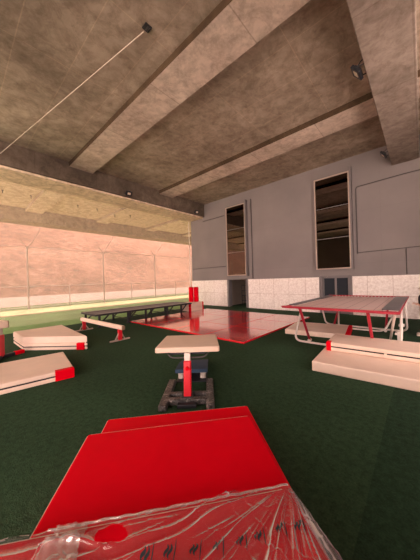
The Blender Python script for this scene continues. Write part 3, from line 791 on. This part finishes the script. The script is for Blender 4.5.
for i in range(140):
    s = -1.44+1.45*i/139
    pts.append((s, -0.004+0.008*noise.noise(Vector((s*12, 1, 1))), 0.220+0.008*noise.noise(Vector((s*17, 4, 1)))))
tube(bm, pts, 0.006, 6); link('rolled_edge', bm, M['film_thick'], fw_, smooth=True)
bm = bm_new(); gg = {}
for i in range(9):
    for j in range(61):
        t = -0.02-0.76*j/60; wid = 0.02+0.105*min(1, -t/0.40); s = 0.002+(wid+0.004)*i/8
        gg[i, j] = bm.verts.new((s, t, film_z(s, t)-0.006-0.004*noise.noise(Vector((s*20, t*6, 3)))))
for i in range(8):
    for j in range(60): bm.faces.new([gg[k] for k in ((i, j), (i+1, j), (i+1, j+1), (i, j+1))])
tag(link('side_fold', bm, M['film_side'], fw_, smooth=True), 'hanging lavender grey edge of film')
# printed marks along the film
def ribbon(bm, pts, w, base):
    P = [Vector((x, y, 0)) for x, y in pts]; L_ = []; R_ = []
    for i, p in enumerate(P):
        a = P[max(0, i-1)]; b = P[min(len(P)-1, i+1)]; d = (b-a).normalized(); nn = Vector((-d.y, d.x, 0))
        k = w*(1-0.75*abs(2*i/(len(P)-1)-1)**2)
        for lst, sg in ((L_, 1), (R_, -1)):
            q = p + nn*k*sg + base
            lst.append(bm.verts.new((q.x, q.y, film_z(q.x, q.y)+0.003)))
    for i in range(len(P)-1): bm.faces.new((L_[i], L_[i+1], R_[i+1], R_[i]))
for (s, t) in ((-0.89, -0.238), (-0.776, -0.235), (-0.644, -0.248), (-0.525, -0.258), (-0.40, -0.259), (-0.297, -0.255), (-0.17, -0.248), (-0.06, -0.251)):
    base = Vector((s, t, 0))
    def rot(p, a=math.radians(-14)): return (p[0]*math.cos(a)-p[1]*math.sin(a), p[0]*math.sin(a)+p[1]*math.cos(a))
    bm = bm_new()
    for ox in (-0.010, 0.008):
        k_ = 0.95 if ox < 0 else 1.15
        pts = []
        for i in range(13):
            q = i/12; y = (q-0.5)*0.046*k_; x = ox + 0.008*math.sin((q-0.5)*2*PI*0.95)
            pts.append(rot((x, y)))
        ribbon(bm, pts, 0.0062, base)
    ribbon(bm, [rot((0.034, -0.05+0.1*i/10)) for i in range(11)], 0.003, base)
    link('printed_logo', bm, M['black'], fw_)

# ------------------------------------------------------------------ person at the right edge
pe = thing('person', 'person with dark hair, dark top and pale trousers standing at the trampoline side', 'person', (0.02, 10.15, 0), 0)
def skin_body(name, joints, edges, mat_, parent, lv=2):
    me = bpy.data.meshes.new(name); me.from_pydata([j[0] for j in joints], edges, [])
    o = bpy.data.objects.new(name, me); COL.objects.link(o); o.parent = parent
    sk = o.modifiers.new('Skin', 'SKIN'); sk.use_smooth_shade = True
    for i, j in enumerate(joints):
        sv = me.skin_vertices[0].data[i]; r = j[1]; sv.radius = r if isinstance(r, tuple) else (r, r)
        sv.use_root = (i == 0)
    sd = o.modifiers.new('Sub', 'SUBSURF'); sd.levels = lv; sd.render_levels = lv
    me.materials.append(mat_); return o
M['skin'] = mat('skin', (0.55, 0.33, 0.25), 0.5); M['hair'] = mat('dark_hair', (0.012, 0.010, 0.010), 0.45)
M['shirt'] = vinyl('dark_cloth', (0.02, 0.018, 0.022), 0.85); M['trousers'] = vinyl('pale_cloth', (0.62, 0.54, 0.55), 0.85)
# person faces -X (towards the trampoline bed); right = +Y
J = [((0, 0, 0.90), (0.13, 0.115)), ((0, 0, 1.06), (0.115, 0.10)), ((0.0, 0, 1.25), (0.135, 0.105)), ((0.01, 0, 1.34), (0.10, 0.09)), ((-0.005, 0, 1.41), (0.05, 0.05)), ((-0.02, 0, 1.47), (0.055, 0.055)),
     ((-0.025, 0, 1.53), (0.082, 0.075)), ((-0.015, 0, 1.59), (0.07, 0.066))]
E_ = [(i, i+1) for i in range(7)]
def limb(start, pts):
    k = start
    for p in pts: J.append(p); E_.append((k, len(J)-1)); k = len(J)-1
for s in (-1, 1):
    limb(0, [((0.0, s*0.10, 0.82), 0.085), ((-0.01, s*0.105, 0.47), 0.056), ((0.02, s*0.11, 0.25), 0.05), ((0.03, s*0.11, 0.075), 0.036), ((-0.06, s*0.115, 0.035), 0.036), ((-0.16, s*0.12, 0.025), 0.022)])
    limb(3, [((0.01, s*0.17, 1.32), 0.055), ((0.02, s*0.215, 1.07), 0.042), ((-0.08, s*0.19, 1.00), 0.033), ((-0.15, s*0.17, 1.02), 0.025), ((-0.20, s*0.165, 1.035), 0.028)])
body = skin_body('body', J, E_, M['skin'], pe)
for s in (-1, 1):
    for k in range(4):
        y = s*(0.14+0.02*k); l = (0.055, 0.066, 0.062, 0.048)[k] if s > 0 else (0.048, 0.062, 0.066, 0.055)[k]
        skin_body('finger', [((-0.21, y, 1.04), 0.009), ((-0.21-l*0.6, y, 1.05), 0.0085), ((-0.21-l, y, 1.03), 0.007)], [(0, 1), (1, 2)], M['skin'], body, 1)
    skin_body('thumb', [((-0.18, s*0.135, 1.035), 0.011), ((-0.21, s*0.115, 1.045), 0.010), ((-0.235, s*0.112, 1.04), 0.008)], [(0, 1), (1, 2)], M['skin'], body, 1)
# face
bm = bm_new(); box(bm, (-0.112, 0, 1.515), (0.022, 0.022, 0.035), bev=0.008); link('nose', bm, M['skin'], body, smooth=True)
for s in (-1, 1):
    bm = bm_new(); bmesh.ops.create_uvsphere(bm, u_segments=10, v_segments=8, radius=0.011); link('eye', bm, M['hair'], body, smooth=True, loc=(-0.098, s*0.03, 1.538))
    bm = bm_new(); bmesh.ops.create_uvsphere(bm, u_segments=10, v_segments=8, radius=0.022); link('ear', bm, M['skin'], body, smooth=True, loc=(-0.015, s*0.082, 1.52))
bm = bm_new(); box(bm, (-0.098, 0, 1.478), (0.012, 0.042, 0.009), bev=0.003); link('mouth', bm, vinyl('lips', (0.4, 0.13, 0.12)), body)
skin_body('hair', [((0.0, 0, 1.60), (0.088, 0.085)), ((0.035, 0, 1.55), (0.085, 0.088)), ((0.075, 0, 1.42), (0.06, 0.09)), ((0.10, 0, 1.22), (0.045, 0.085))], [(0, 1), (1, 2), (2, 3)], M['hair'], pe)
JS = [((0, 0, 1.0), (0.15, 0.125)), ((0, 0, 1.08), (0.135, 0.12)), ((0, 0, 1.25), (0.152, 0.122)), ((0.01, 0, 1.345), (0.115, 0.10))]
ES = [(0, 1), (1, 2), (2, 3)]
for s in (-1, 1):
    JS += [((0.01, s*0.17, 1.32), 0.068), ((0.02, s*0.21, 1.12), 0.058)]; ES += [(3, len(JS)-2), (len(JS)-2, len(JS)-1)]
skin_body('shirt', JS, ES, M['shirt'], pe)
JT = [((0, 0, 0.93), (0.145, 0.13)), ((0, 0, 0.99), (0.14, 0.125))]; ET = [(0, 1)]
for s in (-1, 1):
    JT += [((0.0, s*0.105, 0.80), 0.103), ((-0.005, s*0.11, 0.47), 0.082), ((0.025, s*0.115, 0.12), 0.074)]; k = len(JT)
    ET += [(0, k-3), (k-3, k-2), (k-2, k-1)]
skin_body('trousers', JT, ET, M['trousers'], pe)
for s in (-1, 1):
    bm = bm_new(); box(bm, (-0.06, s*0.117, 0.035), (0.26, 0.095, 0.07), bev=0.03, seg=3); link('shoe', bm, M['white_paint'], pe, smooth=True)

# ------------------------------------------------------------------ light
w = bpy.data.worlds.new('sky'); scn.world = w; w.use_nodes = True
wn = w.node_tree; bg = wn.nodes['Background']
tc = wn.nodes.new('ShaderNodeTexCoord'); sp = wn.nodes.new('ShaderNodeSeparateXYZ'); wn.links.new(tc.outputs['Generated'], sp.inputs[0])
mr = wn.nodes.new('ShaderNodeMapRange'); mr.inputs[1].default_value = -0.3; mr.inputs[2].default_value = 0.5; wn.links.new(sp.outputs[2], mr.inputs[0])
cr = wn.nodes.new('ShaderNodeValToRGB'); wn.links.new(mr.outputs[0], cr.inputs[0])
cr.color_ramp.elements[0].color = (1.0, 0.75, 0.62, 1); cr.color_ramp.elements[0].position = 0.3; cr.color_ramp.elements[1].position = 0.5; cr.color_ramp.elements[1].color = (0.66, 0.51, 0.46, 1)
wn.links.new(cr.outputs[0], bg.inputs[0]); 
dt_ = wn.nodes.new('ShaderNodeVectorMath'); dt_.operation = 'DOT_PRODUCT'; wn.links.new(tc.outputs['Generated'], dt_.inputs[0]); dt_.inputs[1].default_value = (0.35, -0.94, 0.0)
mb = wn.nodes.new('ShaderNodeMapRange'); mb.interpolation_type = 'SMOOTHSTEP'; mb.inputs[1].default_value = -0.1; mb.inputs[2].default_value = 0.8; mb.inputs[3].default_value = 2.2; mb.inputs[4].default_value = 8.6
wn.links.new(dt_.outputs['Value'], mb.inputs[0]); wn.links.new(mb.outputs[0], bg.inputs[1])       # sky boosted toward the rear as added fill for the interior
sd = bpy.data.lights.new('sun', 'SUN'); sd.energy = 8; sd.angle = math.radians(6); sd.color = (1.0, 0.86, 0.70)
so = bpy.data.objects.new('sun', sd); COL.objects.link(so)
sdir = Vector((-0.55, 0.25, 1.0)).normalized()      # towards the sun
so.rotation_euler = sdir.to_track_quat('Z', 'Y').to_euler(); so.location = (-30, 10, 40)

# ------------------------------------------------------------------ camera
cd = bpy.data.cameras.new('camera'); cam = bpy.data.objects.new('camera', cd); COL.objects.link(cam)
cd.sensor_fit = 'HORIZONTAL'; cd.sensor_width = 36.0; cd.lens = 36.0*235/420
cd.clip_start = 0.02; cd.clip_end = 500
fwd = Vector((-SN, CS, 0)); rt = Vector((CS, SN, 0)); up = Vector((0, 0, 1))
cx = rt*0.9996 - up*0.0297; cy = rt*0.0297 + up*0.9996
R = Matrix((cx, cy, -fwd)).transposed().to_4x4()
cam.matrix_world = Matrix.Translation((0, 0, 2.0)) @ R
scn.camera = cam
vs_ = scn.view_settings; vs_.view_transform = 'Standard'; vs_.look = 'None'; vs_.exposure = 1.0; vs_.gamma = 1.0; vs_.use_curve_mapping = False
scn.cycles.max_bounces = 10; scn.cycles.diffuse_bounces = 6; scn.cycles.transparent_max_bounces = 16
scn.cycles.use_denoising = True
